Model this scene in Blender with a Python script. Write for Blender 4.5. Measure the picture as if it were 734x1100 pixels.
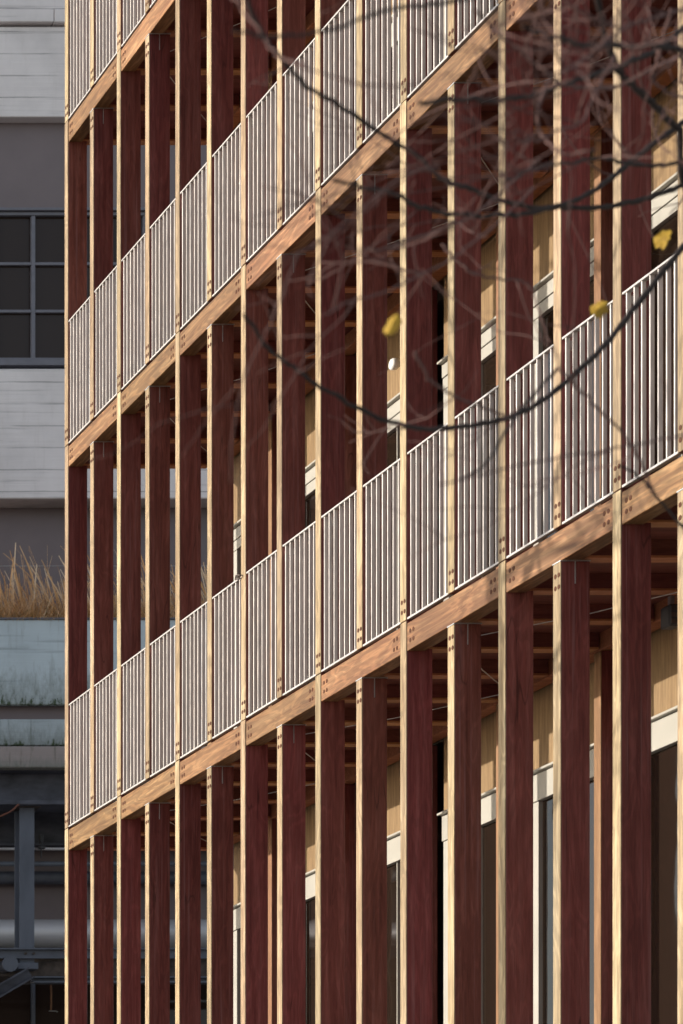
import bpy, bmesh, math, random
from mathutils import Vector, Matrix
R = math.radians
S = bpy.context.scene
for o in list(bpy.data.objects): bpy.data.objects.remove(o)
COL = S.collection
random.seed(11)

# ---------------------------------------------------------------- camera, sky, sun, exposure
E = 1.6                                   # eye height
cd = bpy.data.cameras.new('camera'); cam = bpy.data.objects.new('camera', cd); COL.objects.link(cam)
cam.location = (0, 0, E); cam.rotation_euler = (R(90), 0, 0)
F = 2757.0                                # focal length in pixels of a 734 x 1100 picture
cd.sensor_fit = 'VERTICAL'; cd.sensor_height = 36.0; cd.sensor_width = 24.0
cd.lens = F / 1100 * 36
cd.shift_x = (367 + 938) / 1100; cd.shift_y = (1509 - 550) / 1100   # shift lens, kept square to the street
cd.clip_start = .1; cd.clip_end = 2000
cd.dof.use_dof = True; cd.dof.focus_distance = 18.5; cd.dof.aperture_fstop = cd.lens / 1000 / .017
S.camera = cam

SUN_EL, SUN_PHI = 12.6, 14.5              # elevation, and turn towards +Y from the facade's normal (-X)
to_sun = Vector((-math.cos(R(SUN_PHI)) * math.cos(R(SUN_EL)), math.sin(R(SUN_PHI)) * math.cos(R(SUN_EL)), math.sin(R(SUN_EL))))
W = bpy.data.worlds.new('World'); S.world = W; W.use_nodes = True
nt = W.node_tree; nt.nodes.clear()
sky = nt.nodes.new('ShaderNodeTexSky'); sky.sky_type = 'NISHITA'; sky.sun_disc = False
sky.sun_elevation = R(SUN_EL); sky.sun_rotation = math.atan2(to_sun.x, to_sun.y)
sky.air_density = 1.0; sky.dust_density = .8; sky.ozone_density = 1.0
bg = nt.nodes.new('ShaderNodeBackground'); bg.inputs['Strength'].default_value = .125
wo = nt.nodes.new('ShaderNodeOutputWorld')
hs = nt.nodes.new('ShaderNodeHueSaturation'); hs.inputs['Saturation'].default_value = .55
nt.links.new(sky.outputs[0], hs.inputs['Color']); nt.links.new(hs.outputs[0], bg.inputs[0]); nt.links.new(bg.outputs[0], wo.inputs[0])
sl = bpy.data.lights.new('sun', 'SUN'); sl.energy = 2.5; sl.angle = R(.55); sl.color = (1, .93, .83)
so = bpy.data.objects.new('sun', sl); COL.objects.link(so); so.location = (-20, 20, 20)
so.rotation_euler = to_sun.to_track_quat('Z', 'Y').to_euler()
S.view_settings.view_transform = 'Standard'; S.view_settings.look = 'None'
S.view_settings.exposure = 1.2; S.view_settings.gamma = 1; S.view_settings.use_curve_mapping = False

# ---------------------------------------------------------------- helpers
class MB:
    def __init__(s): s.v = []; s.f = []
    def box(s, x0, x1, y0, y1, z0, z1):
        b = len(s.v)
        s.v += [(x0,y0,z0),(x1,y0,z0),(x1,y1,z0),(x0,y1,z0),(x0,y0,z1),(x1,y0,z1),(x1,y1,z1),(x0,y1,z1)]
        s.f += [tuple(b+i for i in q) for q in ((0,3,2,1),(4,5,6,7),(0,1,5,4),(1,2,6,5),(2,3,7,6),(3,0,4,7))]
        return s
    def tube(s, pts, rad, n=6):
        pts = [Vector(p) for p in pts]; m = len(pts)
        if not hasattr(rad, '__len__'): rad = [rad] * m
        base = len(s.v); up = None
        for i, p in enumerate(pts):
            t = (pts[min(i+1, m-1)] - pts[max(i-1, 0)])
            if t.length < 1e-9: t = Vector((0, 0, 1))
            t.normalize()
            if up is None:
                up = t.orthogonal().normalized()
            else:
                up = (up - t * up.dot(t))
                up = up.normalized() if up.length > 1e-6 else t.orthogonal().normalized()
            w = t.cross(up)
            for k in range(n):
                a = 2 * math.pi * k / n
                s.v.append(tuple(p + (up * math.cos(a) + w * math.sin(a)) * rad[i]))
        for i in range(m - 1):
            for k in range(n):
                a = base + i*n + k; b = base + i*n + (k+1) % n
                s.f.append((a, b, b + n, a + n))
        s.f.append(tuple(base + k for k in reversed(range(n))))
        s.f.append(tuple(base + (m-1)*n + k for k in range(n)))
        return s
    def prism(s, outline, axis, a0, a1):            # outline of (u,w) pairs extruded along an axis
        def P(u, w, a): return (a, u, w) if axis == 0 else (u, a, w) if axis == 1 else (u, w, a)
        b = len(s.v); n = len(outline)
        s.v += [P(u, w, a0) for u, w in outline] + [P(u, w, a1) for u, w in outline]
        s.f.append(tuple(b + i for i in reversed(range(n)))); s.f.append(tuple(b + n + i for i in range(n)))
        for i in range(n):
            j = (i + 1) % n; s.f.append((b + i, b + j, b + n + j, b + n + i))
        return s
    def mesh(s, name, mat=None, bevel=0, smooth=False):
        me = bpy.data.meshes.new(name); me.from_pydata(s.v, [], s.f)
        bm = bmesh.new(); bm.from_mesh(me)
        bmesh.ops.recalc_face_normals(bm, faces=bm.faces)
        if bevel: bmesh.ops.bevel(bm, geom=bm.edges[:], offset=bevel, segments=1, affect='EDGES', clamp_overlap=True)
        if smooth:
            for f in bm.faces: f.smooth = True
        bm.to_mesh(me); bm.free()
        if mat: me.materials.append(mat)
        return me
def inst(name, me, parent=None, loc=(0, 0, 0), rot=(0, 0, 0)):
    o = bpy.data.objects.new(name, me); COL.objects.link(o)
    o.parent = parent; o.location = loc; o.rotation_euler = rot
    return o
def build(mb, name, mat, parent=None, loc=(0, 0, 0), bevel=0, smooth=False):
    return inst(name, mb.mesh(name, mat, bevel, smooth), parent, loc)
def tag(o, label=None, cat=None, group=None, kind=None):
    if label: o['label'] = label
    if cat: o['category'] = cat
    if group: o['group'] = group
    if kind: o['kind'] = kind
    return o
def empty(name, loc, label, cat, group=None):
    o = bpy.data.objects.new(name, None); COL.objects.link(o); o.location = loc; o.empty_display_size = .3
    return tag(o, label, cat, group)

# ---------------------------------------------------------------- materials
class NT:
    def __init__(s, name):
        s.m = bpy.data.materials.new(name); s.m.use_nodes = True
        s.t = s.m.node_tree; s.b = s.t.nodes['Principled BSDF']
    def n(s, typ, **kw):
        x = s.t.nodes.new(typ)
        for k, v in kw.items(): setattr(x, k, v)
        return x
    def l(s, a, b): s.t.links.new(a, b)
    def coords(s, scale, rnd=True, src='Object'):
        tc = s.n('ShaderNodeTexCoord'); out = tc.outputs[src]
        if rnd:
            oi = s.n('ShaderNodeObjectInfo')
            mu = s.n('ShaderNodeVectorMath', operation='MULTIPLY_ADD')
            s.l(oi.outputs['Random'], mu.inputs[0]); mu.inputs[1].default_value = (37., 53., 71.)
            s.l(out, mu.inputs[2]); out = mu.outputs[0]
        mp = s.n('ShaderNodeMapping'); mp.inputs['Scale'].default_value = scale
        s.l(out, mp.inputs['Vector']); return mp.outputs[0]
    def noise(s, vec, scale, detail=4, rough=.55, dist=0):
        x = s.n('ShaderNodeTexNoise'); s.l(vec, x.inputs['Vector'])
        x.inputs['Scale'].default_value = scale; x.inputs['Detail'].default_value = detail
        x.inputs['Roughness'].default_value = rough; x.inputs['Distortion'].default_value = dist
        return x.outputs['Fac']
    def ramp(s, fac, stops):
        x = s.n('ShaderNodeValToRGB'); s.l(fac, x.inputs[0]); e = x.color_ramp.elements
        while len(e) < len(stops): e.new(.5)
        for el, (p, c) in zip(e, stops):
            el.position = p; el.color = (c[0], c[1], c[2], 1) if hasattr(c, '__len__') else (c, c, c, 1)
        return x.outputs[0]
    def mix(s, fac, a, b, mode='MIX'):
        x = s.n('ShaderNodeMix', data_type='RGBA', blend_type=mode)
        for v, i in ((fac, 0), (a, 6), (b, 7)):
            if hasattr(v, 'is_linked'): s.l(v, x.inputs[i])
            elif hasattr(v, '__len__'): x.inputs[i].default_value = (*v[:3], 1)
            else: x.inputs[i].default_value = v
        return x.outputs[2]
    def bump(s, h, strength, dist=.01):
        x = s.n('ShaderNodeBump'); s.l(h, x.inputs['Height']); x.inputs['Strength'].default_value = strength
        x.inputs['Distance'].default_value = dist; s.l(x.outputs[0], s.b.inputs['Normal'])
    def done(s, col, rough=.6, spec=.3, metal=0):
        if hasattr(col, 'is_linked'): s.l(col, s.b.inputs['Base Color'])
        else: s.b.inputs['Base Color'].default_value = (*col, 1)
        if hasattr(rough, 'is_linked'): s.l(rough, s.b.inputs['Roughness'])
        else: s.b.inputs['Roughness'].default_value = rough
        s.b.inputs['Specular IOR Level'].default_value = spec; s.b.inputs['Metallic'].default_value = metal
        return s.m

def wood(name, dark, mid, light, axis=2, rough=.55, var=.25, figure=1.0, fine=90, spec=.3, weather=None):
    """sawn timber: grain runs along the axis; stripes, cathedral figure, pores and board-to-board colour"""
    t = NT(name)
    k = [1, 1, 1]; k[axis] = .05
    v = t.coords(tuple(k))
    k2 = [1, 1, 1]; k2[axis] = .16
    vf = t.coords(tuple(k2))
    warp = t.noise(vf, 9, 3, .5, .6)
    band = t.n('ShaderNodeMath', operation='SINE')
    mul = t.n('ShaderNodeMath', operation='MULTIPLY'); t.l(warp, mul.inputs[0]); mul.inputs[1].default_value = 46
    t.l(mul.outputs[0], band.inputs[0])
    stripes = t.noise(v, 28, 4, .6, .2)
    pores = t.noise(v, fine * 2.4, 2, .7)
    base = t.ramp(stripes, [(.25, dark), (.5, mid), (.78, light)])
    fig = t.ramp(band.outputs[0], [(.0, .70), (.62, .97), (1., 1.10)])
    c = t.mix(.55 * figure, base, fig, 'MULTIPLY')
    p = t.ramp(pores, [(.3, .62), (.5, 1.), (.75, 1.12)])
    c = t.mix(.6, c, p, 'MULTIPLY')
    oi = t.n('ShaderNodeObjectInfo')
    hv = t.n('ShaderNodeHueSaturation')
    r1 = t.n('ShaderNodeMapRange'); t.l(oi.outputs['Random'], r1.inputs[0]); r1.inputs[3].default_value = 1 - var; r1.inputs[4].default_value = 1 + var
    sc = t.n('ShaderNodeMath', operation='MULTIPLY'); t.l(oi.outputs['Random'], sc.inputs[0]); sc.inputs[1].default_value = 7.31
    fr = t.n('ShaderNodeMath', operation='FRACT'); t.l(sc.outputs[0], fr.inputs[0])
    r2 = t.n('ShaderNodeMapRange'); t.l(fr.outputs[0], r2.inputs[0]); r2.inputs[3].default_value = .488; r2.inputs[4].default_value = .506
    t.l(r1.outputs[0], hv.inputs['Value']); t.l(r2.outputs[0], hv.inputs['Hue']); t.l(c, hv.inputs['Color'])
    blot = t.noise(t.coords((1, 1, 1)), 2.3, 3, .5)
    c = t.mix(.5, hv.outputs[0], t.ramp(blot, [(.3, .78), (.65, 1.12)]), 'MULTIPLY')
    if weather:
        k3 = [1, 1, 1]; k3[axis] = .012
        st = t.noise(t.coords(tuple(k3)), 55, 3, .55)
        wh = t.noise(t.coords((1, 1, .4)), 1.3, 3, .5)
        mk = t.n('ShaderNodeMath', operation='MULTIPLY'); t.l(t.ramp(st, [(.55, 0), (.68, 1)]), mk.inputs[0]); t.l(t.ramp(wh, [(.42, 0), (.65, .55)]), mk.inputs[1])
        c = t.mix(mk.outputs[0], c, weather)
        k4 = [1, 1, 1]; k4[axis] = .09
        ck = t.noise(t.coords(tuple(k4)), 7, 2, .5, .3)
        gate = t.noise(t.coords((1, 1, 1)), 1.1, 2, .5)
        mk2 = t.n('ShaderNodeMath', operation='MULTIPLY'); t.l(t.ramp(ck, [(.492, 0), (.5, 1), (.508, 0)]), mk2.inputs[0]); t.l(t.ramp(gate, [(.52, 0), (.6, .7)]), mk2.inputs[1])
        c = t.mix(mk2.outputs[0], c, (.035, .012, .010))
    t.bump(pores, .25, .002)
    return t.done(c, rough, spec)
M = {}
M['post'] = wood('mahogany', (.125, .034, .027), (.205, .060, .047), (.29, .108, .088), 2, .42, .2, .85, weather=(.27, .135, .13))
M['face'] = wood('pale_front_wood', (.20, .132, .066), (.345, .25, .143), (.46, .365, .235), 2, .6, .2, 1.3, 60)
M['beam'] = wood('iroko_beam', (.15, .066, .027), (.235, .122, .050), (.39, .235, .11), 1, .55, .2, 1.5)
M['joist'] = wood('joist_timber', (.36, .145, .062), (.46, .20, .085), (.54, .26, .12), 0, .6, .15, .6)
M['joist_shaded'] = wood('shaded_joist_timber', (.125, .040, .029), (.17, .056, .040), (.21, .078, .056), 0, .6, .15, .6)  # joist timber darkened to carry the shade on joist sides and soffit
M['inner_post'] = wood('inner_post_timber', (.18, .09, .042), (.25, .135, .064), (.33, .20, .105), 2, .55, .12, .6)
M['deck'] = wood('deck_boards', (.20, .105, .06), (.27, .145, .08), (.34, .20, .115), 1, .6, .1, .5)
def panelwood():
    t = NT('veneer_board'); v = t.coords((1, 1, .06)); n = t.noise(v, 40, 4, .6, .1)
    c = t.ramp(n, [(.28, (.165, .10, .047)), (.5, (.235, .15, .072)), (.75, (.32, .215, .11))])
    fine = t.noise(v, 240, 2, .7); c = t.mix(.5, c, t.ramp(fine, [(.3, .7), (.6, 1.05)]), 'MULTIPLY')
    w = t.n('ShaderNodeTexWave', wave_type='BANDS', bands_direction='Y', wave_profile='SAW'); t.l(t.coords((1, 1, 1), False), w.inputs['Vector'])
    w.inputs['Scale'].default_value = 2.6; w.inputs['Distortion'].default_value = 0
    g = t.ramp(w.outputs['Fac'], [(.0, .45), (.05, 1.), (1, 1.)]); c = t.mix(.6, c, g, 'MULTIPLY')
    return t.done(c, .55, .3)
M['panel'] = panelwood()
def simple(name, col, rough=.5, spec=.5, metal=0, var=.15, scale=12, stretch=(1, 1, 1), bump=0):
    t = NT(name); n = t.noise(t.coords(stretch), scale, 5, .6)
    a = tuple(max(0, c * (1 - var)) for c in col); b = tuple(min(1, c * (1 + var)) for c in col)
    c = t.ramp(n, [(.3, a), (.7, b)])
    r = t.ramp(n, [(.3, max(.03, rough - .08)), (.7, min(1, rough + .08))])
    if bump: t.bump(n, bump, .01)
    return t.done(c, r, spec, metal)
M['dowel'] = simple('dowel_end_grain', (.085, .035, .02), .8, .2)
M['rail'] = simple('galvanised_rail', (.47, .44, .42), .45, .5, .2, .08, 30, (1, 1, .2))
M['baluster'] = simple('galvanised_baluster', (.65, .595, .555), .45, .5, .3, .14, 60, (1, 1, .12))
M['steel'] = simple('zinc_plate', (.55, .55, .55), .4, .5, .7)
M['white_frame'] = simple('cream_window_frame', (.37, .35, .305), .45, .4, 0, .05, 4)
M['frame_shade'] = simple('shaded_frame_grey', (.20, .18, .165), .6, .3, 0, .06, 4)  # frame colour darkened to stand for its shade
M['dark_metal'] = simple('anthracite_metal', (.05, .05, .055), .5, .4)
M['lamp_white'] = simple('opal_lamp', (.85, .84, .80), .3, .5, 0, .03)
def glass(name, col, rough):
    t = NT(name); n = t.noise(t.coords((1, 1, 1)), 1.7, 2)
    t.bump(n, .12, .02)
    return t.done(col, rough, .35)
M['glass'] = glass('dark_window_glass', (.016, .010, .007), .03)
M['core'] = simple('dark_core', (.10, .085, .075), .8, .2)
M['plinth'] = simple('plinth_concrete', (.38, .37, .35), .85, .2, 0, .15, 3, (1, 1, 1), .2)

def painted_concrete(name, col, stain, lines=True, moss=0, streak=.5, zbase=0., zh=1.):
    """board-marked painted concrete; stains run down, moss sits on the lower edge of the piece"""
    t = NT(name)
    big = t.noise(t.coords((1, 1, 1), False), 1.4, 5, .6)
    c = t.ramp(big, [(.3, tuple(x * .86 for x in col)), (.55, col), (.8, tuple(min(1, x * 1.08) for x in col))])
    hz = t.noise(t.coords((.14, .35, 5), False), 3.2, 6, .62, .3)
    c = t.mix(.55, c, t.ramp(hz, [(.33, .50), (.43, 1.), (.8, 1.05)]), 'MULTIPLY')
    h = hz
    if lines:
        w = t.n('ShaderNodeTexWave', wave_type='BANDS', bands_direction='Z', wave_profile='SAW'); t.l(t.coords((1, 1, 1), False), w.inputs['Vector'])
        w.inputs['Scale'].default_value = 1.05; w.inputs['Distortion'].default_value = .25; w.inputs['Detail'].default_value = 3
        w.inputs['Detail Scale'].default_value = 1.5
        lm = t.ramp(w.outputs['Fac'], [(0, .22), (.06, 1), (1, 1)])
        gap = t.noise(t.coords((.6, 1, 1), False), 2.2, 2)
        c = t.mix(t.ramp(gap, [(.36, .1), (.52, .95)]), c, t.mix(1, c, lm, 'MULTIPLY'))
    drip = t.noise(t.coords((9, 9, .9), False), 1.6, 5, .65, .1)
    c = t.mix(t.ramp(drip, [(.56, 0), (.72, streak)]), c, stain)
    if moss:
        tc = t.n('ShaderNodeTexCoord'); sp = t.n('ShaderNodeSeparateXYZ'); t.l(tc.outputs['Object'], sp.inputs[0])
        mr = t.n('ShaderNodeMapRange'); t.l(sp.outputs[2], mr.inputs[0]); mr.inputs[1].default_value = zbase; mr.inputs[2].default_value = zbase + zh
        mr.inputs[3].default_value = 1; mr.inputs[4].default_value = 0
        dn = t.noise(t.coords((7, 7, 2.4), False), 1.9, 8, .78)
        ad = t.n('ShaderNodeMath', operation='MULTIPLY_ADD'); t.l(mr.outputs[0], ad.inputs[0]); ad.inputs[1].default_value = .62; t.l(dn, ad.inputs[2])
        hf = t.n('ShaderNodeMath', operation='MULTIPLY'); t.l(ad.outputs[0], hf.inputs[0]); hf.inputs[1].default_value = .5; ad = hf
        c = t.mix(t.ramp(ad.outputs[0], [(.40, 0), (.54, .62)]), c, (.17, .185, .165))
        c = t.mix(t.ramp(ad.outputs[0], [(.545, 0), (.575, moss)]), c, (.035, .055, .014))
    t.bump(h, .35, .02)
    return t.done(c, .8, .2)
M['white_wall'] = painted_concrete('painted_board_concrete', (.75, .685, .675), (.45, .38, .33), True, 0, .14)
M['planter'] = painted_concrete('pale_blue_planter_paint', (.52, .59, .63), (.26, .28, .28), False, .9, .6, 0, .95)
M['ledge'] = painted_concrete('mossy_ledge_paint', (.42, .47, .50), (.14, .16, .14), False, .9, .75, 0, .55)
M['slab_edge'] = painted_concrete('bare_slab_edge', (.34, .29, .28), (.09, .085, .06), False, .2, .8, 0, .3)
M['blind'] = simple('grey_brown_panel', (.185, .15, .155), .7, .25, 0, .07, 2)
M['bluegrey'] = simple('blue_grey_frame_paint', (.15, .145, .17), .55, .35, 0, .12, 9)
M['beam_steel'] = simple('dark_painted_steel', (.068, .070, .090), .55, .4, 0, .45, 3.5, (1, 1, 2.2), .15)
M['col_steel'] = simple('slate_blue_column_paint', (.105, .115, .145), .6, .35, 0, .18, 6, (1, 1, .3), .1)
M['rust'] = simple('rusty_dark_steel', (.085, .066, .058), .7, .3, 0, .5, 9, (1, 1, 1), .3)
M['pipe'] = simple('brushed_duct_metal', (.52, .49, .51), .5, .5, .25, .08, 2, (.2, 1, 1))
M['pane_far'] = glass('old_window_glass', (.030, .019, .015), .06)
M['pane_far'].node_tree.nodes['Principled BSDF'].inputs['Specular IOR Level'].default_value = .22
M['cable'] = simple('orange_cable', (.17, .06, .035), .5, .4)
M['wire'] = simple('thin_wire', (.35, .35, .36), .5, .4)
M['soil'] = simple('soil', (.07, .05, .035), .9, .1, 0, .4, 20)
def bark(name, a, b):
    t = NT(name); n = t.noise(t.coords((1, 1, 1)), 55, 5, .65)
    t.bump(n, .5, .004); return t.done(t.ramp(n, [(.3, a), (.7, b)]), .85, .2)
M['bark'] = bark('dark_bark', (.014, .010, .010), (.042, .031, .028))
M['twig'] = bark('young_red_bark', (.075, .040, .036), (.15, .088, .078))
def leafmat():
    t = NT('yellow_leaf'); n = t.noise(t.coords((1, 1, 1)), 60, 4)
    c = t.ramp(n, [(.3, (.34, .19, .03)), (.5, (.52, .35, .055)), (.7, (.26, .13, .035))])
    t.b.inputs['Subsurface Weight'].default_value = 0
    tr = t.n('ShaderNodeBsdfTranslucent'); t.l(c, tr.inputs[0]); mx = t.n('ShaderNodeMixShader'); mx.inputs[0].default_value = .35
    out = t.t.nodes['Material Output']; t.l(t.b.outputs[0], mx.inputs[1]); t.l(tr.outputs[0], mx.inputs[2]); t.l(mx.outputs[0], out.inputs[0])
    return t.done(c, .6, .2)
M['leaf'] = leafmat()
def grassmat():
    t = NT('dry_straw')
    at = t.n('ShaderNodeAttribute'); at.attribute_name = 'tint'
    c = t.ramp(at.outputs['Fac'], [(0, (.13, .11, .03)), (.3, (.46, .225, .085)), (.65, (.70, .41, .19)), (1, (.85, .68, .50))])
    return t.done(c, .7, .2)
M['straw'] = grassmat()

# ---------------------------------------------------------------- ground
def ground():
    t = NT('paving'); n = t.noise(t.coords((1, 1, 1), False), .8, 6, .6)
    br = t.n('ShaderNodeTexBrick'); t.l(t.coords((1, 1, 1), False), br.inputs['Vector']); br.inputs['Scale'].default_value = 2.2
    br.inputs['Color1'].default_value = (.30, .28, .26, 1); br.inputs['Color2'].default_value = (.24, .23, .22, 1); br.inputs['Mortar'].default_value = (.12, .11, .10, 1)
    br.inputs['Mortar Size'].default_value = .012
    m = t.done(t.mix(.5, br.outputs[0], t.ramp(n, [(.3, .7), (.7, 1.1)]), 'MULTIPLY'), .85, .2)
    g = build(MB().box(-600, 600, -600, 600, -.5, 0), 'ground', m); g['kind'] = 'structure'
    t = NT('asphalt'); n = t.noise(t.coords((1, 1, 1), False), 60, 4); m = t.done(t.ramp(n, [(.3, (.04, .04, .042)), (.7, (.07, .068, .066))]), .85, .2)
    r = build(MB().box(-9, -2.2, -300, 300, -.1, .004), 'road', m); r['kind'] = 'structure'
    k = build(MB().box(-2.2, -2.0, -300, 300, -.1, .12), 'kerb', M['plinth'], bevel=.01); k['kind'] = 'structure'
ground()

# ---------------------------------------------------------------- the timber building
PX = 8.35                                   # plane of the front of the posts
PW, PD = .078, .172                          # post: width along the street, depth
A, B, Cc, D = (E + h for h in (5.118, 8.52, 11.40, 14.30))
PLI = E + 1.0
SP = .6017; Y0 = 22.845; NC = 18            # far edges of the posts: Y0 - SP * k
def YK(k): return Y0 - SP * k
YN = YK(NC - 1) - 1.4                       # near end of the floors
bld = empty('timber_building', (PX, Y0, 0), 'timber building with slim mahogany posts, pale post fronts, floor beams and grey gallery railings', 'building')
def part(mb, name, mat, loc=(0, 0, 0), bevel=0, parent=None):      # loc in world axes
    p = bld if parent is None else parent
    o = inst(name, mb.mesh(name, mat, bevel), p)
    base = Vector(bld.location) if parent is None else Vector((0, 0, 0))
    o.location = Vector(loc) - base
    return o
_cyl = {}
def dowel(parent, y, z, x=0.):
    if 'd' not in _cyl:
        n = 10; r = .0125
        _cyl['d'] = MB().prism([(r * math.cos(2*math.pi*i/n), r * 1.15 * math.sin(2*math.pi*i/n)) for i in range(n)], 0, -.0025, .02).mesh('dowel', M['dowel'])
    return inst('dowel', _cyl['d'], parent, (x, y, z))
plate_me = MB().box(-.002, PD + .004, -PW - .004, .004, 0, .006).mesh('cap_plate', M['steel'])
knife_me = MB().box(PD * .5 - .003, PD * .5 + .003, -PW - .0025, -PW * .4, -.13, 0).mesh('knife_plate', M['steel'])
_pm = {}
def post(k, z0, z1, short):
    """one storey of a post: body, thin front layer paler than the body, dowels, and the steel plates of the short ones"""
    key = (round(z1 - z0, 4),)
    if key not in _pm:
        h = z1 - z0
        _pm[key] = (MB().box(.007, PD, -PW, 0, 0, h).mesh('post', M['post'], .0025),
                    MB().box(0, .0068, -PW + .0005, -.0005, .001, h - .001).mesh('front_layer', M['face'], .0015))
    a, b = _pm[key]
    p = inst('post', a, bld, (random.uniform(-.0015, .0015), YK(k) - Y0 + random.uniform(-.003, .003), z0))
    inst('front_layer', b, p)
    if z0 > PLI + .1:
        for dy in (-.027, -.063):
            for dz in (.062, .128): dowel(p, dy, dz)
    if short:
        h = z1 - z0
        for dy in (-.027, -.063):
            for dz in (.075, .145): dowel(p, dy, h - dz)
        inst('cap_plate', plate_me, p, (0, 0, h)); inst('knife_plate', knife_me, p, (0, 0, h))
    return p
levels = [PLI, A, B, Cc, D]
for li in range(4):
    lo, hi = levels[li], levels[li + 1]
    for k in range(NC):
        short = k % 2 == 1
        post(k, lo + .004 if lo > PLI else lo, (hi - .20 - .006) if short else hi - .001, short)
# beams: two bays each, butted between the tall posts
for hi in (A, B, Cc, D):
    for k in range(0, NC, 2):
        y1 = YK(k) - PW - .003; y0 = YK(k + 2) + .003
        L = y1 - y0
        b = part(MB().box(0, .12, -L, 0, 0, .18), 'beam', M['beam'], (PX + .004, y1, hi - .20), .003)
        for e in (-.045, -.085, -L + .045, -L + .085):
            for dz in (.058, .120): dowel(b, e, dz)
# floors: deck, joists, inner beam
for hi in (A, B, Cc, D):
    part(MB().box(.02, 1.62, YN - Y0, .05, -.075, -.022), 'floor_deck', M['deck'], (PX, Y0, hi))
    me = MB().box(.125, 1.26, -PW, 0, .0165, .108).mesh('joist', M['joist_shaded'], .002)
    lit_me = MB().box(.128, 1.257, -PW - .003, .003, 0, .016).mesh('lit_underside', M['joist'], .002)  # joist underside as a paler strip: bounce light put into its colour
    part(MB().box(.125, 1.27, YN - Y0, .04, -.079, -.0765), 'soffit_board', M['joist_shaded'], (PX, Y0, hi))
    for k in range(NC): inst('lit_underside', lit_me, inst('joist', me, bld, (0, YK(k) - Y0, hi - .188)))
    L = Y0 - YN
    part(MB().box(0, .11, -L, 0, -.06, .112), 'inner_beam', M['joist'], (PX + 1.27, Y0, hi - .188 + .055), .003)
    for j, k in enumerate(range(0, NC - 2, 2)):                        # thin tie rods under the joists
        ya, yb = YK(k) - .3, YK(k + 2) - .3
        pa, pb = ((.2, ya), (1.2, yb)) if j % 2 else ((1.2, ya), (.2, yb))
        part(MB().tube([(pa[0], pa[1] - Y0, -.196), ((pa[0]+pb[0])/2, (pa[1]+pb[1])/2 - Y0, -.215), (pb[0], pb[1] - Y0, -.196)], .0035, 6), 'tie_rod', M['rail'], (PX, Y0, hi))
part(MB().box(-.25, 1.62, YN - Y0, .4, 0, PLI - .005), 'plinth', M['plinth'], (PX, Y0, 0))  # unseen terrace block, added as a post base that bounces sunlight
part(MB().box(1.75, 11, YN - 6 - Y0, .10, 0, D + .3), 'core_wall', M['core'], (PX, Y0, 0))
part(MB().box(-.1, 12, YN - Y0, .2, 0, .25), 'sky_block_slab', M['core'], (PX, Y0, D + .01))  # unseen slab added to stop sky light flooding in from above
# inner facade
WX = 1.40                                    # wall plane behind the post fronts
ip_h = {}
for li in range(4):
    lo, hi = levels[li], levels[li + 1]
    head = hi - (.738 if hi != B else .80)
    zt = hi - .195
    for k in range(0, NC, 2):
        key = round(zt - lo, 4)
        if key not in ip_h: ip_h[key] = (MB().box(.006, .165, -PW, 0, 0, zt - lo - .004).mesh('inner_post', M['post'], .003), MB().box(0, .0058, -PW, 0, .001, zt - lo - .005).mesh('front_layer', M['inner_post'], .0015))
        inst('front_layer', ip_h[key][1], inst('inner_post', ip_h[key][0], bld, (1.27, YK(k) - Y0, lo + .002)))
        y1 = YK(k) - PW - .002; y0 = YK(k + 2) + .002; L = y1 - y0
        if k + 2 > NC + 1: continue
        part(MB().box(0, .04, -L, -.158, 0, hi - .08 - head), 'wood_panel', M['panel'], (PX + WX, y1, head))
        w = MB()
        if hi == B:
            w.box(-.005, .05, -L, -.15, head - lo - .21, head - lo - .125); w.box(-.012, .05, -L, -.15, head - lo - .120, head - lo - .024)
        else:
            w.box(-.012, .05, -L, -.15, head - lo - .21, head - lo - .024)
        w.box(-.05, .05, -L, -.15, head - lo - .020, head - lo - .004)        # drip ledge
        w.box(.0, .05, -.225, -.15, .06, head - lo - .212)                 # far jamb
        w.box(.0, .05, -L, -L + .06, .06, head - lo - .212)
        w.box(.0, .05, -L, 0, 0, .058)
        win = part(w, 'window', M['white_frame'], (PX + WX, y1, lo), .002)
        build(MB().box(.22, .25, -.152, .05, .06, head - lo - .004), 'shaded_frame_strip', M['frame_shade'], win)  # strip of window frame with its shade put into the grey
        mid = -(L + .09) / 2 - .03
        build(MB().box(.03, .045, mid + .006, -.227, .06, head - lo - .212), 'pane', M['glass'], win)
        build(MB().box(.034, .049, -L + .062, mid - .006, .06, head - lo - .212), 'pane', M['glass'], win)
        build(MB().box(.012, .05, mid - .005, mid + .005, .06, head - lo - .212), 'mullion', M['white_frame'], win)
# railings
RL = SP - PW
fr = MB()
fr.box(.004, .040, -RL + .002, -.002, 1.083, 1.096); fr.box(.004, .034, -RL + .002, -.002, .006, .020); fr.box(.006, .030, -RL + .0025, -RL + .0095, .020, 1.083)
rail_me = fr.mesh('railing_panel', M['rail'], .0015)
bal_me = MB().box(-.0125, .0125, -.0045, .0045, .021, 1.0825).mesh('baluster', M['baluster'], .0012)
brk_me = MB().box(.030, .075, -.036, -.001, 1.02, 1.065).mesh('bracket', M['rail'], .001)
for hi in (A, B, Cc):
    for k in range(NC - 1):
        r = inst('railing_panel', rail_me, bld, (random.uniform(0, .002), YK(k) - PW - Y0, hi))
        for j in range(7):
            inst('baluster', bal_me, r, (.0215 + random.uniform(-.0015, .0015), -.034 - .0742 * j + random.uniform(-.003, .003), 0), (0, 0, random.uniform(-.09, .09)))
        inst('bracket', brk_me, r)
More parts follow.
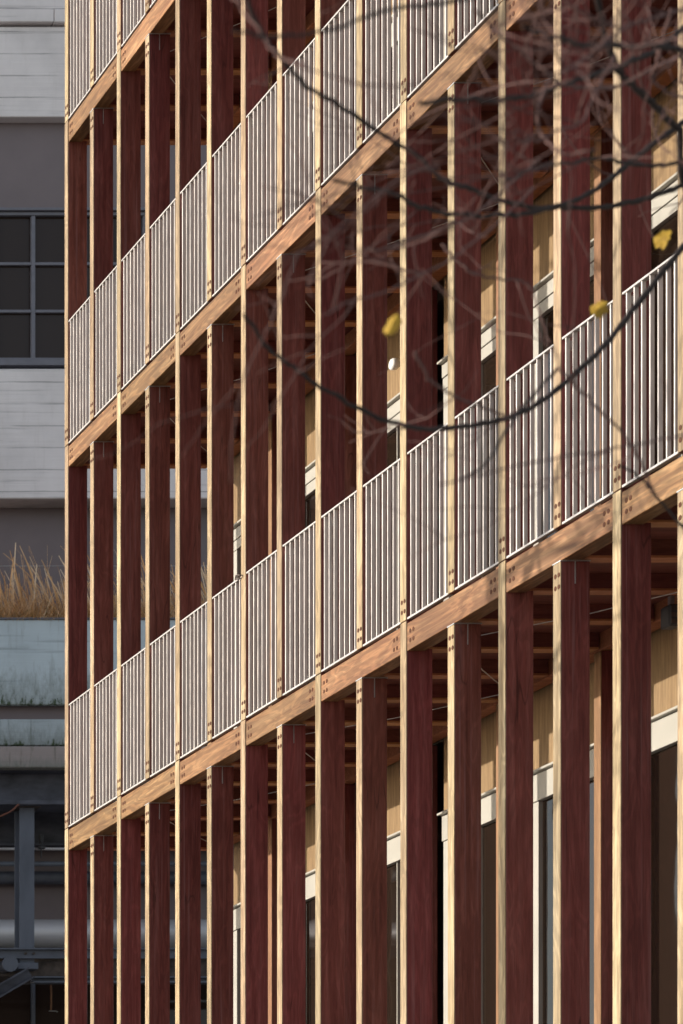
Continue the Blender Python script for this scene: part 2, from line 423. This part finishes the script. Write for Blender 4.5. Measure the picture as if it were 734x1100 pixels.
# small fittings that hang on it
def wall_lamp(k, hi, label):
    y = k
    t = empty('wall_lamp', (PX + WX, y, hi), label, 'lamp', 'wall lamps on the upper gallery')
    n = 14
    prof = [(.0, .030), (.008, .040), (.020, .044), (.044, .044), (.056, .038), (.062, .022), (.064, .001)]
    mb = MB(); mb.tube([(-a - .03, 0, 0) for a, r in prof], [r for a, r in prof], n)
    build(mb, 'lamp_shade', M['lamp_white'], t, smooth=True)
    build(MB().tube([(.0, 0, 0), (-.032, 0, 0)], .022, 10), 'base', M['steel'], t)
wall_lamp(19.62, E + 7.955, 'small white drum lamp on the timber wall, under the hanging yellow leaf')
wall_lamp(15.96, E + 7.92, 'small white drum lamp on the timber wall at the right edge of the photo')
t = empty('loudspeaker', (PX + 1.17, 15.82, A - .255), 'black box loudspeaker on a bracket under the lower gallery ceiling', 'loudspeaker')
build(MB().box(-.04, .04, -.05, .05, -.075, .06), 'housing', M['dark_metal'], t, bevel=.01)
build(MB().box(-.012, .012, -.015, .015, .062, .12), 'bracket', M['steel'], t)
for q in range(3): build(MB().box(-.03, .03, -.053, -.0505, -.06 + q * .04, -.032 + q * .04), 'grille', M['rust'], t)
t = tag(build(MB().tube([(PX - .012, 19.30, A + 1.085), (PX - .02, 19.27, A + 1.108), (PX - .015, 19.23, A + 1.10), (PX - .02, 19.20, A + 1.085), (PX - .012, 19.23, A + 1.075), (PX - .02, 19.28, A + 1.08)], .006, 6), 'cable_tie', M['rust']),
        'dark loop of cable tied to the lower railing beside a post', 'cable tie')

# ---------------------------------------------------------------- the old concrete building behind
YB = 35.0; SC = F / YB
YD = YB
def bx(px): return (px + 938) * YD / F
def bz(py): return E + (1509 - py) * YD / F
XL, XR = 1.0, 17.0
old = empty('concrete_building', (bx(36), YB, 0), 'old concrete building with pale board marked wall bands, grey panels and steel windows', 'building')
def opart(mb, name, mat, bevel=0, parent=None, smooth=False):     # boxes given in world coordinates
    off = Vector(old.location)
    mb.v = [tuple(Vector(v) - off) for v in mb.v]
    return inst(name, mb.mesh(name, mat, bevel, smooth), parent or old)
opart(MB().box(XL, XR, YB + .87, YB + 9, 0, bz(-420)), 'core_wall', M['core'])
opart(MB().box(XL, XR, YB + .02, YB + .88, bz(9.5), bz(-120)), 'wall_band', M['white_wall'], .01)
o = opart(MB().box(XL, bx(57.5), YB - .02, YB + .88, bz(24), bz(10.5)).box(bx(58.3), XR, YB - .02, YB + .88, bz(24.3), bz(10.2)), 'wall_band', M['white_wall'], .008)
opart(MB().box(XL, XR, YB + .05, YB + .88, bz(123.5), bz(26.5)), 'wall_band', M['white_wall'], .008)
YD = YB + .22
opart(MB().box(XL, XR, YB + .22, YB + .88, bz(226), bz(124)), 'blind_panel', M['blind'])
YD = YB + .04
opart(MB().box(XL, XR, YB + .04, YB + .88, bz(535.5), bz(396)), 'wall_band', M['white_wall'], .012)
opart(MB().box(XL, XR, YB + .40, YB + .88, bz(668), bz(536)), 'blind_panel', M['blind'])
YD = YB + .16
# window band: one window of two lights after another
mull = 36.0; pitch = 80.0
for i in range(-6, 6):
    xa, xb = mull - 40 + i * pitch, mull + 40 + i * pitch
    if bx(xb) > XR or bx(xa) < XL: continue
    f = MB(); y0, y1 = YB + .16, YB + .24
    f.box(bx(xa), bx(xb) - .002, y0 - .05, y1, bz(227.5), bz(224.5))
    f.box(bx(xa), bx(xb) - .002, y0 - .01, y1, bz(231.5), bz(228))
    f.box(bx(xa), bx(xb) - .002, y0 - .01, y1, bz(388), bz(384.5))
    f.box(bx(xa), bx(xb) - .002, y0 - .09, y1, bz(395), bz(389.5))
    for c, w in ((mull + i * pitch, 2.1), (xa + 1.0, .95), (xb - 1.1, .95)):
        f.box(bx(c - w), bx(c + w), y0, y1, bz(384.4), bz(231.6))
    for py in (283, 334):
        for (u, v) in ((xa + 2, mull + i*pitch - 2.2), (mull + i*pitch + 2.2, xb - 2.1)):
            f.box(bx(u), bx(v), y0 + .004, y1, bz(py + 1.5), bz(py - 1.5))
    w = opart(f, 'window', M['bluegrey'], .003)
    opart(MB().box(bx(xa + 2), bx(mull + i*pitch - 2.2), y0 + .05, y0 + .06, bz(384.4), bz(231.6)), 'pane', M['pane_far'], 0, w)
    opart(MB().box(bx(mull + i*pitch + 2.2), bx(xb - 2.1), y0 + .05, y0 + .06, bz(384.4), bz(231.6)), 'pane', M['pane_far'], 0, w)
YD = YB + .45
opart(MB().box(XL, XR, YB + .45, YB + .88, bz(990), bz(868)), 'lower_wall', M['blind'])
opart(MB().box(XL, XR, YB + .60, YB + .88, 0, bz(1040)), 'lower_wall', M['rust'])
opart(MB().box(XL, XR, YB + .50, YB + .88, bz(1038), bz(992)), 'lower_wall', M['rust'])
for i in range(-3, 3):                                               # dark glazing low down
    xa = 34 + i * 110
    if bx(xa + 108) > XR or bx(xa) < XL: continue
    w = opart(MB().box(bx(xa - 1.4), bx(xa + 1.4), YB + .35, YB + .45, bz(1300), bz(1042)), 'window', M['col_steel'], .004)
    opart(MB().box(bx(xa + 2), bx(xa + 108), YB + .42, YB + .44, bz(1300), bz(1058)), 'pane', M['pane_far'], 0, w)

YD = YB - .9
# planter on the balcony of the old building
pl = inst('concrete_planter', MB().box(XL - bx(36), XR - bx(36), -.9, -.82, 0, bz(665.5) - bz(757)).mesh('concrete_planter', M['planter'], .012), None, (bx(36), YB, bz(757)))
tag(pl, 'long pale blue painted concrete planter trough with mossy stains, full of dry grass', 'planter')
build(MB().box(XL - bx(36), XR - bx(36), -.81, .30, bz(663.8) - bz(757) - .14, bz(663.8) - bz(757) - .13), 'soil', M['soil'], pl)
build(MB().box(XL - bx(36), XR - bx(36), -.915, -.80, bz(665.5) - bz(757) + .001, bz(663.6) - bz(757)), 'rim', M['bluegrey'], pl)
YD = YB - .84
lb = opart(MB().box(XL, XR, YB - .78, YB + .38, bz(773), bz(757)), 'recess_strip', M['blind'])
opart(MB().box(XL, XR, YB - .86, YB + .38, bz(801), bz(773)), 'ledge', M['ledge'], .01)
YD = YB - .98
opart(MB().box(XL, XR, YB - .98, YB + .38, bz(824.5), bz(801.5)), 'slab_edge', M['slab_edge'], .012)
# fix the moss heights of the two ledges: their material reads object z
for o in old.children:
    if o.name.startswith(('ledge', 'slab_edge')):
        z = min(v.co.z for v in o.data.vertices)
        for v in o.data.vertices: v.co.z -= z
        o.location.z += z

# dry grass in it
def grass():
    vs, fs, tint = [], [], []
    rnd = random.Random(5)
    global YD
    YD = YB - .9
    x0, x1 = bx(-120), bx(270)
    zb = bz(666)
    def blade(x, y, h, lean, w, tn, seed=False):
        n = 5; b = len(vs); ang = rnd.uniform(0, math.pi)
        dx, dy = math.cos(ang) * w, math.sin(ang) * w
        lx, ly = lean
        for i in range(n):
            u = i / (n - 1); q = u ** 1.7
            ww = (1 - u * .85) if not seed else (.5 if u < .6 else 1.7 * (1.25 - u))
            px, py, pz = x + lx * q * h, y + ly * q * h, zb - .12 + h * u * (1 - .12 * abs(lx) * u)
            vs.append((px - dx * ww, py - dy * ww, pz)); vs.append((px + dx * ww, py + dy * ww, pz))
            tint.extend([tn, tn])
        for i in range(n - 1):
            fs.append((b + 2*i, b + 2*i + 1, b + 2*i + 3, b + 2*i + 2))
    tufts = [(rnd.uniform(x0, x1), rnd.uniform(-.72, -.05)) for _ in range(190)]
    for tx, ty in tufts:
        k = rnd.uniform(.55, 1.1)
        for _ in range(rnd.randint(45, 75)):
            blade(tx + rnd.gauss(0, .09), YB + ty + rnd.gauss(0, .06), rnd.uniform(.2, .72) * k, (rnd.gauss(-.12, .62), rnd.gauss(0, .4)), rnd.uniform(.003, .009), rnd.uniform(.15, 1))
        for _ in range(rnd.randint(2, 5)):
            blade(tx + rnd.gauss(0, .08), YB + ty, rnd.uniform(.75, 1.3) * k, (rnd.gauss(-.22, .16), rnd.gauss(0, .1)), rnd.uniform(.007, .013), rnd.uniform(.4, 1), True)
    for _ in range(6000):                                            # low matted growth
        blade(rnd.uniform(x0, x1), YB + rnd.uniform(-.8, .0), rnd.uniform(.14, .34), (rnd.gauss(-.1, .9), rnd.gauss(-.1, .6)), rnd.uniform(.005, .010), rnd.choice([0, .05, .3, .4, .6, .9]))
    for _ in range(500):                                             # blades spilling over the rim
        blade(rnd.uniform(x0, x1), YB - .80, rnd.uniform(.15, .3), (rnd.gauss(0, .8), rnd.uniform(-1.3, -.5)), rnd.uniform(.003, .007), rnd.uniform(.1, 1))
    me = bpy.data.meshes.new('dry_grass'); me.from_pydata(vs, [], fs); me.materials.append(M['straw'])
    at = me.attributes.new('tint', 'FLOAT', 'POINT'); at.data.foreach_set('value', tint)
    o = bpy.data.objects.new('dry_grass', me); COL.objects.link(o)
    tag(o, 'dry golden grass and seed stalks growing along the pale blue planter', 'grass', kind='stuff')
grass()
YD = YB - .5
w = tag(build(MB().tube([(XL, YB - .5, bz(608)), (XR, YB - .5, bz(608))], .004, 6), 'wire', M['wire']), 'thin wire stretched level through the dry grass above the planter', 'wire')

YD = YB - .75
# steel frame carrying pipes
sf = empty('steel_frame', (bx(30), YB - .6, 0), 'dark slate steel frame of columns and beams under the mossy ledge', 'steel frame')
def sp(mb, name, mat, bevel=0, parent=None):
    off = Vector(sf.location); mb.v = [tuple(Vector(v) - off) for v in mb.v]
    return inst(name, mb.mesh(name, mat, bevel), parent or sf)
ym = YB - .62
g = MB(); g.box(XL, XR, ym - .22, ym + .22, bz(829.5), bz(826)); g.box(XL, XR, ym - .04, ym + .04, bz(861.5), bz(829.6)); g.box(XL, XR, ym - .24, ym + .24, bz(866), bz(861.6))
sp(g, 'girder', M['beam_steel'])
for cx in (-190, 30, 250, 470):
    c = MB(); h0, h1 = bz(1034), bz(867)
    c.box(bx(cx - 8), bx(cx + 8), ym - .10, ym - .085, h0, h1); c.box(bx(cx - 8), bx(cx + 8), ym + .085, ym + .10, h0, h1)
    c.box(bx(cx - 1), bx(cx + 1), ym - .084, ym + .084, h0, h1)
    cc = sp(c, 'column', M['col_steel'], .003)
    sp(MB().box(bx(cx - 11), bx(cx + 11), ym - .14, ym + .14, bz(1041), bz(1034.2)), 'base_plate', M['col_steel'], .004, cc)
    sp(MB().box(bx(cx - 12), bx(cx + 14), ym - .13, ym + .13, bz(866.9), bz(866.1) - .0), 'cap_plate', M['rust'], 0, cc)
YD = YB + .1
g = MB(); g.box(XL, XR, YB + .15, YB + .25, bz(906), bz(871)); g.box(XL, XR, YB + .05, YB + .28, bz(909), bz(906.2))
sp(g, 'back_girder', M['beam_steel'], .004)
YD = YB - .75
g = MB(); g.box(XL, XR, ym - .17, ym - .105, bz(1020.3), bz(1018.8)); g.box(XL, XR, ym - .115, ym - .105, bz(1028.5), bz(1020.4)); g.box(XL, XR, ym - .15, ym - .105, bz(1029.6), bz(1028.6))
ch = sp(g, 'channel', M['col_steel'])
for bxp in (28, 36.5, 248, 256.5):
    for a in (0,): sp(MB().tube([(bx(bxp), ym - .135, bz(1024.3)), (bx(bxp), ym - .116, bz(1024.3))], .018, 6), 'bolt', M['rust'], 0, ch)
g = MB(); g.box(bx(36), XR, ym - .12, ym - .02, bz(1050), bz(1048.6)); g.box(bx(36), XR, ym - .05, ym - .02, bz(1054), bz(1050.1)); g.box(bx(36), XR, ym - .14, ym - .02, bz(1055.5), bz(1054.1))
sp(g, 'channel', M['col_steel'])
g = MB(); g.box(XL, XR, ym + .02, ym + .6, bz(1047), bz(1031)); sp(g, 'timber_sleeper', M['rust'], .01)
g = MB()
for (u, wd) in ((-.075, .012), (.0, .006), (.075, .012)):            # sloping beam at the lower left
    pass
def sloped(x0, z0, x1, z1, off0, off1, ya, yb):
    dx, dz = x1 - x0, z1 - z0; L = math.hypot(dx, dz); nx, nz = -dz / L, dx / L
    return [(x0 + nx * off0, z0 + nz * off0), (x1 + nx * off0, z1 + nz * off0), (x1 + nx * off1, z1 + nz * off1), (x0 + nx * off1, z0 + nz * off1)], ya, yb
for o0, o1, ya, yb in ((.0, .02, -.3, -.12), (.02, .14, -.22, -.20), (.14, .16, -.3, -.12)):
    out, a, b = sloped(bx(-80), bz(1118), bx(33), bz(1052), o0, o1, 0, 0)
    g.prism(out, 1, ym + ya, ym + yb)
sp(g, 'brace', M['beam_steel'])
def run(name, mat, py0, py1, y, label, cat, n=16, joints=()):
    global YD
    YD = y
    r = (bz(py0) - bz(py1)) / 2; z = (bz(py0) + bz(py1)) / 2
    mb = MB().tube([(XL, y, z), (XR, y, z)], r, n)
    for j in joints:
        mb.tube([(bx(j) - .012, y, z), (bx(j) + .012, y, z)], r + .008, n)
    o = tag(build(mb, name, mat, smooth=False), label, cat)
    for f in o.data.polygons: f.use_smooth = len(f.vertices) == 4
    return o
run('duct', M['pipe'], 988, 1018, YB + .12, 'wide silver metal duct running level behind the slate column', 'duct', 32, (-100, 140, 300))
run('rail_pipe', M['pipe'], 910.3, 913.4, ym + .35, 'thin silver pipe running just under the dark steel girder', 'pipe', 10)
run('grey_pipe', M['col_steel'], 925.5, 930.5, ym + .45, 'thicker blue grey pipe running below the thin silver pipe', 'pipe', 12)
run('dark_pipe', M['beam_steel'], 936, 950, YB + .3, 'dark pipe running along the wall above the grey brown panel', 'pipe', 16)
YD = ym - .27
tag(build(MB().tube([(bx(-30), ym - .3, bz(886)), (bx(-12), ym - .28, bz(881)), (bx(0), ym - .27, bz(877)), (bx(8), ym - .27, bz(873.5)), (bx(14), ym - .26, bz(870)), (bx(19), ym - .26, bz(865)), (bx(24), ym - .2, bz(862))], .011, 8), 'cable', M['cable']),
    'orange cable hanging from the dark girder beside the slate column', 'cable')
YD = YB + .2
t = empty('hanging_rod', (bx(55), YB + .2, bz(1058)), 'thin brass rod with a small hook hanging before the dark low window', 'rod')
build(MB().tube([(0, 0, 0), (.004, 0, -.2), (0, 0, bz(1085) - bz(1058))], .012, 8), 'rod', M['inner_post'], t)
build(MB().tube([(-.03, 0, bz(1086) - bz(1058)), (.06, 0, bz(1086) - bz(1058)), (.09, 0, bz(1087) - bz(1058))], .006, 6), 'hook', M['steel'], t)
YD = ym - .2
t = empty('pipe_stub', (bx(10), ym - .1, bz(1036)), 'short capped pipe end poking out beside the base of the slate column', 'pipe')
build(MB().tube([(0, .3, 0), (0, -.12, 0)], .085, 18), 'pipe', M['beam_steel'], t)
build(MB().tube([(0, -.12, 0), (0, -.15, 0)], .105, 18), 'flange', M['col_steel'], t)
YD = ym + .35
t = empty('pipe_clamp', (bx(43), ym + .3, bz(905)), 'small black clamp hanging from the girder to the thin silver pipe', 'clamp')
build(MB().box(-.02, .02, -.03, .03, -.02, .09), 'strap', M['dark_metal'], t, bevel=.004)
build(MB().tube([(0, 0, -.02), (0, 0, -.22)], .008, 6), 'rod', M['dark_metal'], t)
build(MB().box(-.03, .05, -.03, .03, -.10, -.06), 'jaw', M['dark_metal'], t, bevel=.006)

# ---------------------------------------------------------------- bare trees
def catmull(P, n=6):
    P = [P[0] + (P[0] - P[1])] + P + [P[-1] + (P[-1] - P[-2])]; out = []
    for i in range(1, len(P) - 2):
        a, b, c, d = P[i-1], P[i], P[i+1], P[i+2]
        for j in range(n):
            t = j / n
            out.append(.5 * ((2*b) + (c - a)*t + (2*a - 5*b + 4*c - d)*t*t + (3*b - a - 3*c + d)*t**3))
    out.append(P[-2]); return out
def pt(px, py, y): return Vector(((px + 938) * y / F, y, E + (1509 - py) * y / F))
rnd = random.Random(21)
def twiglet(mb, p, d, L, r, depth=0, sides=5):
    n = 6; pts = [p.copy()]; q = p.copy(); d = d.normalized()
    for i in range(n):
        d = (d + Vector((rnd.gauss(0, .16), rnd.gauss(0, .16), rnd.gauss(.05, .16)))).normalized()
        q = q + d * (L / n); pts.append(q.copy())
        if depth > 0 and i in (1, 2, 3, 4) and rnd.random() < .62:
            e = (d + Vector((rnd.gauss(0, .8), rnd.gauss(0, .8), rnd.gauss(0, .7)))).normalized()
            twiglet(mb, q, e, L * rnd.uniform(.35, .65), r * .65, depth - 1, 4)
    mb.tube(pts, [r * (1 - .6 * i / n) for i in range(n + 1)], sides)

TX, TY = 6.0, 7.2
tree = empty('bare_tree', (TX, TY, 0), 'bare tree with dark arching branches, reddish twigs and three yellow leaves at the right', 'tree')
def tpart(mb, name, mat, smooth=True):
    off = Vector(tree.location); mb.v = [tuple(Vector(v) - off) for v in mb.v]
    return inst(name, mb.mesh(name, mat, 0, smooth), tree)
trunk = catmull([Vector((TX, TY, 0)), Vector((TX + .05, TY, 1.5)), Vector((TX - .03, TY + .05, 3.2)), Vector((TX + .06, TY, 5)), Vector((TX, TY - .05, 6.8)), Vector((TX + .1, TY, 9))])
tpart(MB().tube(trunk, [.16 * (1 - .75 * i / len(trunk)) for i in range(len(trunk))], 12), 'trunk', M['bark'])
C0 = []
def twig(o, p, d, L, r, depth, mat='twig'):
    tw = MB(); twiglet(tw, Vector((0, 0, 0)), d, L, r, depth)
    return inst('twig', tw.mesh('twig', M[mat], 0, True), o, Vector(p) - Vector(tree.location))
def branch(px, ya, yb, ra, rb, mat='bark', start=None, twigs=4, tl=(.15, .45), tmat='twig', tdepth=1):
    n = len(px)
    ra *= .56 if mat == 'twig' else .86; rb *= .6 if mat == 'twig' else .86
    P = [pt(x, y, ya + (yb - ya) * i / (n - 1)) for i, (x, y) in enumerate(px)]
    if start is not None:
        s = Vector((TX, TY, start)); m = s.lerp(P[0], .55) + Vector((0, 0, .06)); P = [s, m] + P
    C = catmull(P, 6)
    C = [p + Vector((rnd.gauss(0, .0010), rnd.gauss(0, .003), rnd.gauss(0, .0010))) for p in C]
    mb = MB(); m = len(C)
    rr = [ra + (rb - ra) * i / (m - 1) for i in range(m)]
    if start is not None:
        for i in range(12): rr[i] = max(rr[i], ra * (2.2 - 1.2 * i / 12))
    rr = [r * (1 + .12 * math.sin(i * 1.9) ) for i, r in enumerate(rr)]
    mb.tube(C, rr, 7)
    o = tpart(mb, 'branch', M[mat])
    lo = 12 if start is not None else 2
    for _ in range(twigs):
        i = rnd.randrange(min(lo, m - 3), m - 2); t = (C[i+1] - C[i-1]).normalized()
        s = Vector((rnd.gauss(0, 1), rnd.gauss(0, 1), rnd.gauss(0, 1))); s = (s - t * s.dot(t)).normalized()
        twig(o, C[i], t * .8 + s * .8, rnd.uniform(*tl), max(.0018, rr[i] * .34), tdepth, tmat)
    C0.append((C, o))
    return C
BR = [
 # sharp dark limbs
 dict(px=[(762,228),(734,265),(690,320),(655,365),(625,395),(590,425),(560,443),(535,452),(500,458),(470,461),(440,459),(400,447),(360,425),(320,398),(290,375),(262,338)], ya=7.9, yb=5.4, ra=.0125, rb=.004, start=7.2, twigs=3, tl=(.08,.25)),
 dict(px=[(770,180),(734,198),(703,211),(670,219),(643,223),(602,223),(570,222),(534,213),(505,203),(479,194),(438,160),(377,122),(322,85),(285,40),(262,-10)], ya=7.8, yb=5.0, ra=.0105, rb=.004, start=7.4, twigs=3, tl=(.08,.25)),
 dict(px=[(770,100),(734,131),(697,158),(670,180),(651,195),(625,212),(605,219),(575,228),(534,231),(489,230),(451,222),(424,208),(399,203),(358,193)], ya=7.7, yb=5.2, ra=.0115, rb=.004, start=7.7, twigs=4, tl=(.1,.3)),
 dict(px=[(775,0),(734,30),(708,52),(681,65),(665,71),(643,79),(607,90),(575,101),(534,108),(495,106),(450,112)], ya=6.6, yb=4.8, ra=.0105, rb=.005, start=8.0, twigs=4),
 dict(px=[(765,165),(730,139),(711,120),(689,101),(670,82),(655,55),(646,20),(640,-20)], ya=6.6, yb=5.6, ra=.011, rb=.006, start=7.5, twigs=3),
 dict(px=[(760,70),(725,52),(689,50),(654,49),(624,48),(602,41),(560,30)], ya=5.6, yb=4.8, ra=.008, rb=.004, twigs=3),
 dict(px=[(770,160),(734,172),(708,178),(670,174),(643,170),(616,174),(575,181),(540,196)], ya=6.8, yb=5.2, ra=.007, rb=.003, start=7.3, twigs=4),
 dict(px=[(668,500),(690,515),(712,541),(734,565),(760,580)], ya=6.4, yb=6.6, ra=.0030, rb=.0042, twigs=0),
 # paler red twigs
 dict(px=[(768,48),(730,60),(697,76),(670,90),(654,95),(627,94),(605,90),(588,79),(558,54),(534,35),(510,10)], ya=6.2, yb=4.8, ra=.008, rb=.004, mat='twig', start=7.9, twigs=6),
 dict(px=[(580,170),(534,210),(508,232),(481,243),(462,251),(443,257),(427,262),(410,268),(391,267)], ya=6.2, yb=5.2, ra=.0055, rb=.004, mat='twig', twigs=4),
 dict(px=[(575,200),(534,240),(503,264),(481,281),(454,294),(427,308),(408,316),(380,322),(364,330),(348,338)], ya=5.6, yb=4.8, ra=.0045, rb=.003, mat='twig', twigs=3),
 dict(px=[(475,262),(492,281),(508,294),(534,300),(558,301),(572,311),(575,322),(583,345),(590,370)], ya=6.0, yb=6.0, ra=.005, rb=.0035, mat='twig', twigs=2),
 dict(px=[(447,378),(455,396),(464,410),(476,418),(492,428),(515,436),(545,447)], ya=5.6, yb=5.9, ra=.005, rb=.0045, mat='twig', twigs=1),
 dict(px=[(600,395),(636,432),(660,455),(676,475),(690,500),(702,528)], ya=5.6, yb=6.0, ra=.0045, rb=.005, mat='twig', twigs=1),
 dict(px=[(770,464),(734,468),(680,478),(622,488),(570,497),(522,508),(470,522)], ya=5.4, yb=4.6, ra=.004, rb=.003, mat='twig', twigs=2),
 dict(px=[(600,395),(560,440),(540,470),(520,500),(495,515)], ya=6.0, yb=5.4, ra=.0045, rb=.003, mat='bark', twigs=1),
 dict(px=[(735,10),(700,20),(670,30),(640,55),(610,75),(585,80)], ya=5.0, yb=4.5, ra=.006, rb=.004, mat='twig', twigs=5),
 dict(px=[(660,60),(640,100),(625,130),(600,140),(580,150),(560,152)], ya=5.4, yb=4.8, ra=.005, rb=.0035, mat='twig', twigs=4),
 dict(px=[(590,85),(580,110),(578,135),(590,155),(610,165),(640,160)], ya=5.2, yb=5.0, ra=.006, rb=.004, mat='twig', twigs=3),
 dict(px=[(720,10),(705,70),(700,85),(715,98),(735,105)], ya=5.6, yb=5.8, ra=.006, rb=.004, mat='twig', twigs=3),
 dict(px=[(470,180),(430,190),(400,215),(370,240),(340,262),(300,280)], ya=5.2, yb=4.6, ra=.004, rb=.0025, mat='twig', twigs=2),
 dict(px=[(245,-10),(262,12),(285,42),(300,60),(330,70)], ya=4.6, yb=4.4, ra=.0035, rb=.003, mat='twig', twigs=1),
 dict(px=[(520,-8),(470,5),(420,10),(360,30),(300,40),(250,32)], ya=4.8, yb=4.2, ra=.0045, rb=.003, mat='bark', twigs=1),
]
curves = [branch(**b) for b in BR]
# fine reddish twigs filling the upper right, each growing from the nearest branch
for (cx, cy, n, spread) in ((640, 90, 6, 75), (700, 60, 4, 45), (600, 150, 4, 60), (560, 110, 3, 50), (690, 200, 2, 45), (470, 200, 3, 60), (700, 330, 2, 30)):
    for _ in range(n):
        q = pt(cx + rnd.gauss(0, spread * .6), cy + rnd.gauss(0, spread * .5), rnd.uniform(4.6, 6.4))
        C, o = min(C0, key=lambda e: min((p - q).length for p in e[0][3:]))
        p = min(C[3:], key=lambda p: (p - q).length)
        a = rnd.uniform(-.6, .9)
        twig(o, p, Vector((-math.cos(a), rnd.gauss(0, .6) - .3, math.sin(a) * .8)), rnd.uniform(.2, .5), rnd.uniform(.0014, .0028), 1)
def leaf(px, py, y, w, h, rz, rx, tilt):
    outl = [(0, -.55), (.10, -.42), (.34, -.40), (.50, -.12), (.40, .05), (.47, .30), (.22, .36), (.0, .52), (-.24, .38), (-.46, .24), (-.38, .02), (-.50, -.18), (-.30, -.38), (-.08, -.42)]
    vs = [(u * w, .22 * w * (u * u * 4 - .5 * v + .6 * u * v), v * h) for u, v in outl]; c = len(vs); vs.append((0, -.02 * w, 0))
    vs2 = [(a, b + .0006, d) for a, b, d in vs]
    n = c; f = [(i, (i + 1) % n, c) for i in range(n)]; k = len(vs)
    f += [(k + (i + 1) % n, k + i, k + c) for i in range(n)] + [(i, k + i, k + (i + 1) % n, (i + 1) % n) for i in range(n)]
    me = bpy.data.meshes.new('leaf'); me.from_pydata(vs + vs2, [], f); me.materials.append(M['leaf'])
    p = pt(px, py, y)
    o = inst('leaf', me, tree, p - Vector(tree.location), (rx, tilt, rz))
    # stalk up to the nearest branch point
    best = min((q for C in curves for q in C), key=lambda q: (q - p).length)
    d = Vector((0, 0, h * .5)); m = o.rotation_euler.to_matrix()
    a = m.inverted() @ (best - p)
    mid = d.lerp(a, .5) + Vector((0, 0, .004))
    inst('stalk', MB().tube(catmull([Vector((0, 0, h * .4)), d, mid, a], 4), .0011, 5).mesh('stalk', M['twig']), o)
leaf(421, 349, 5.35, .032, .046, -.8, -.2, .45)
leaf(711, 256, 7.3, .056, .044, -.7, -.3, -1.2)
leaf(644, 331, 6.6, .046, .042, -.6, -.2, 1.0)

# second tree, beside the frame, between the sun and the facade: dapples the posts
TX2, TY2 = 2.3, 17.2
tree2 = empty('bare_tree', (TX2, TY2, 0), 'leafless street tree left of the timber facade, dappling its posts with twig shadows', 'tree')
mb = MB(); tr = catmull([Vector((TX2, TY2, 0)), Vector((TX2 + .1, TY2 + .05, 2.5)), Vector((TX2, TY2 - .05, 5)), Vector((TX2 + .15, TY2, 8)), Vector((TX2 + .1, TY2, 11)), Vector((TX2 + .2, TY2, 13.5))])
mb.tube(tr, [.19 * (1 - .85 * i / len(tr)) for i in range(len(tr))], 12)
mb.v = [tuple(Vector(v) - Vector(tree2.location)) for v in mb.v]
inst('trunk', mb.mesh('trunk', M['bark'], 0, True), tree2)
def limb2(mb, p, d, L, r, depth):
    n = 7; pts = [p.copy()]; q = p.copy(); d = d.normalized(); rr = [r]
    for i in range(n):
        d = (d + Vector((rnd.gauss(0, .15), rnd.gauss(0, .15), rnd.gauss(.04, .13)))).normalized()
        q2 = q + d * (L / n)
        lim = 938 * q2.y / F - .25
        if q2.x > lim: d.x = -abs(d.x) * .3; q2 = q + d.normalized() * (L / n); q2.x = min(q2.x, lim)
        q = q2; pts.append(q.copy()); rr.append(r * (1 - .65 * (i + 1) / n))
        if depth > 0 and i >= 1:
            for _ in range(2 if depth > 1 else 1):
                if rnd.random() < .7:
                    e = (d * .8 + Vector((rnd.gauss(0, .7), rnd.gauss(0, .7), rnd.gauss(.1, .6)))).normalized()
                    limb2(mb, q, e, L * rnd.uniform(.35, .6), rr[-1] * .62, depth - 1)
    mb.tube(pts, rr, 5 if depth else 4)
for i in range(15):
    z = 6.6 + i * .46; a = rnd.uniform(-1.25, 1.25) if i % 3 else rnd.uniform(2, 4.2)
    mb = MB(); limb2(mb, Vector((TX2 + .1, TY2, z)), Vector((math.cos(a), math.sin(a), .28)), rnd.uniform(2.0, 2.9), .04, 2)
    mb.v = [tuple(Vector(v) - Vector(tree2.location)) for v in mb.v]
    inst('branch', mb.mesh('branch', M['bark'], 0, True), tree2)
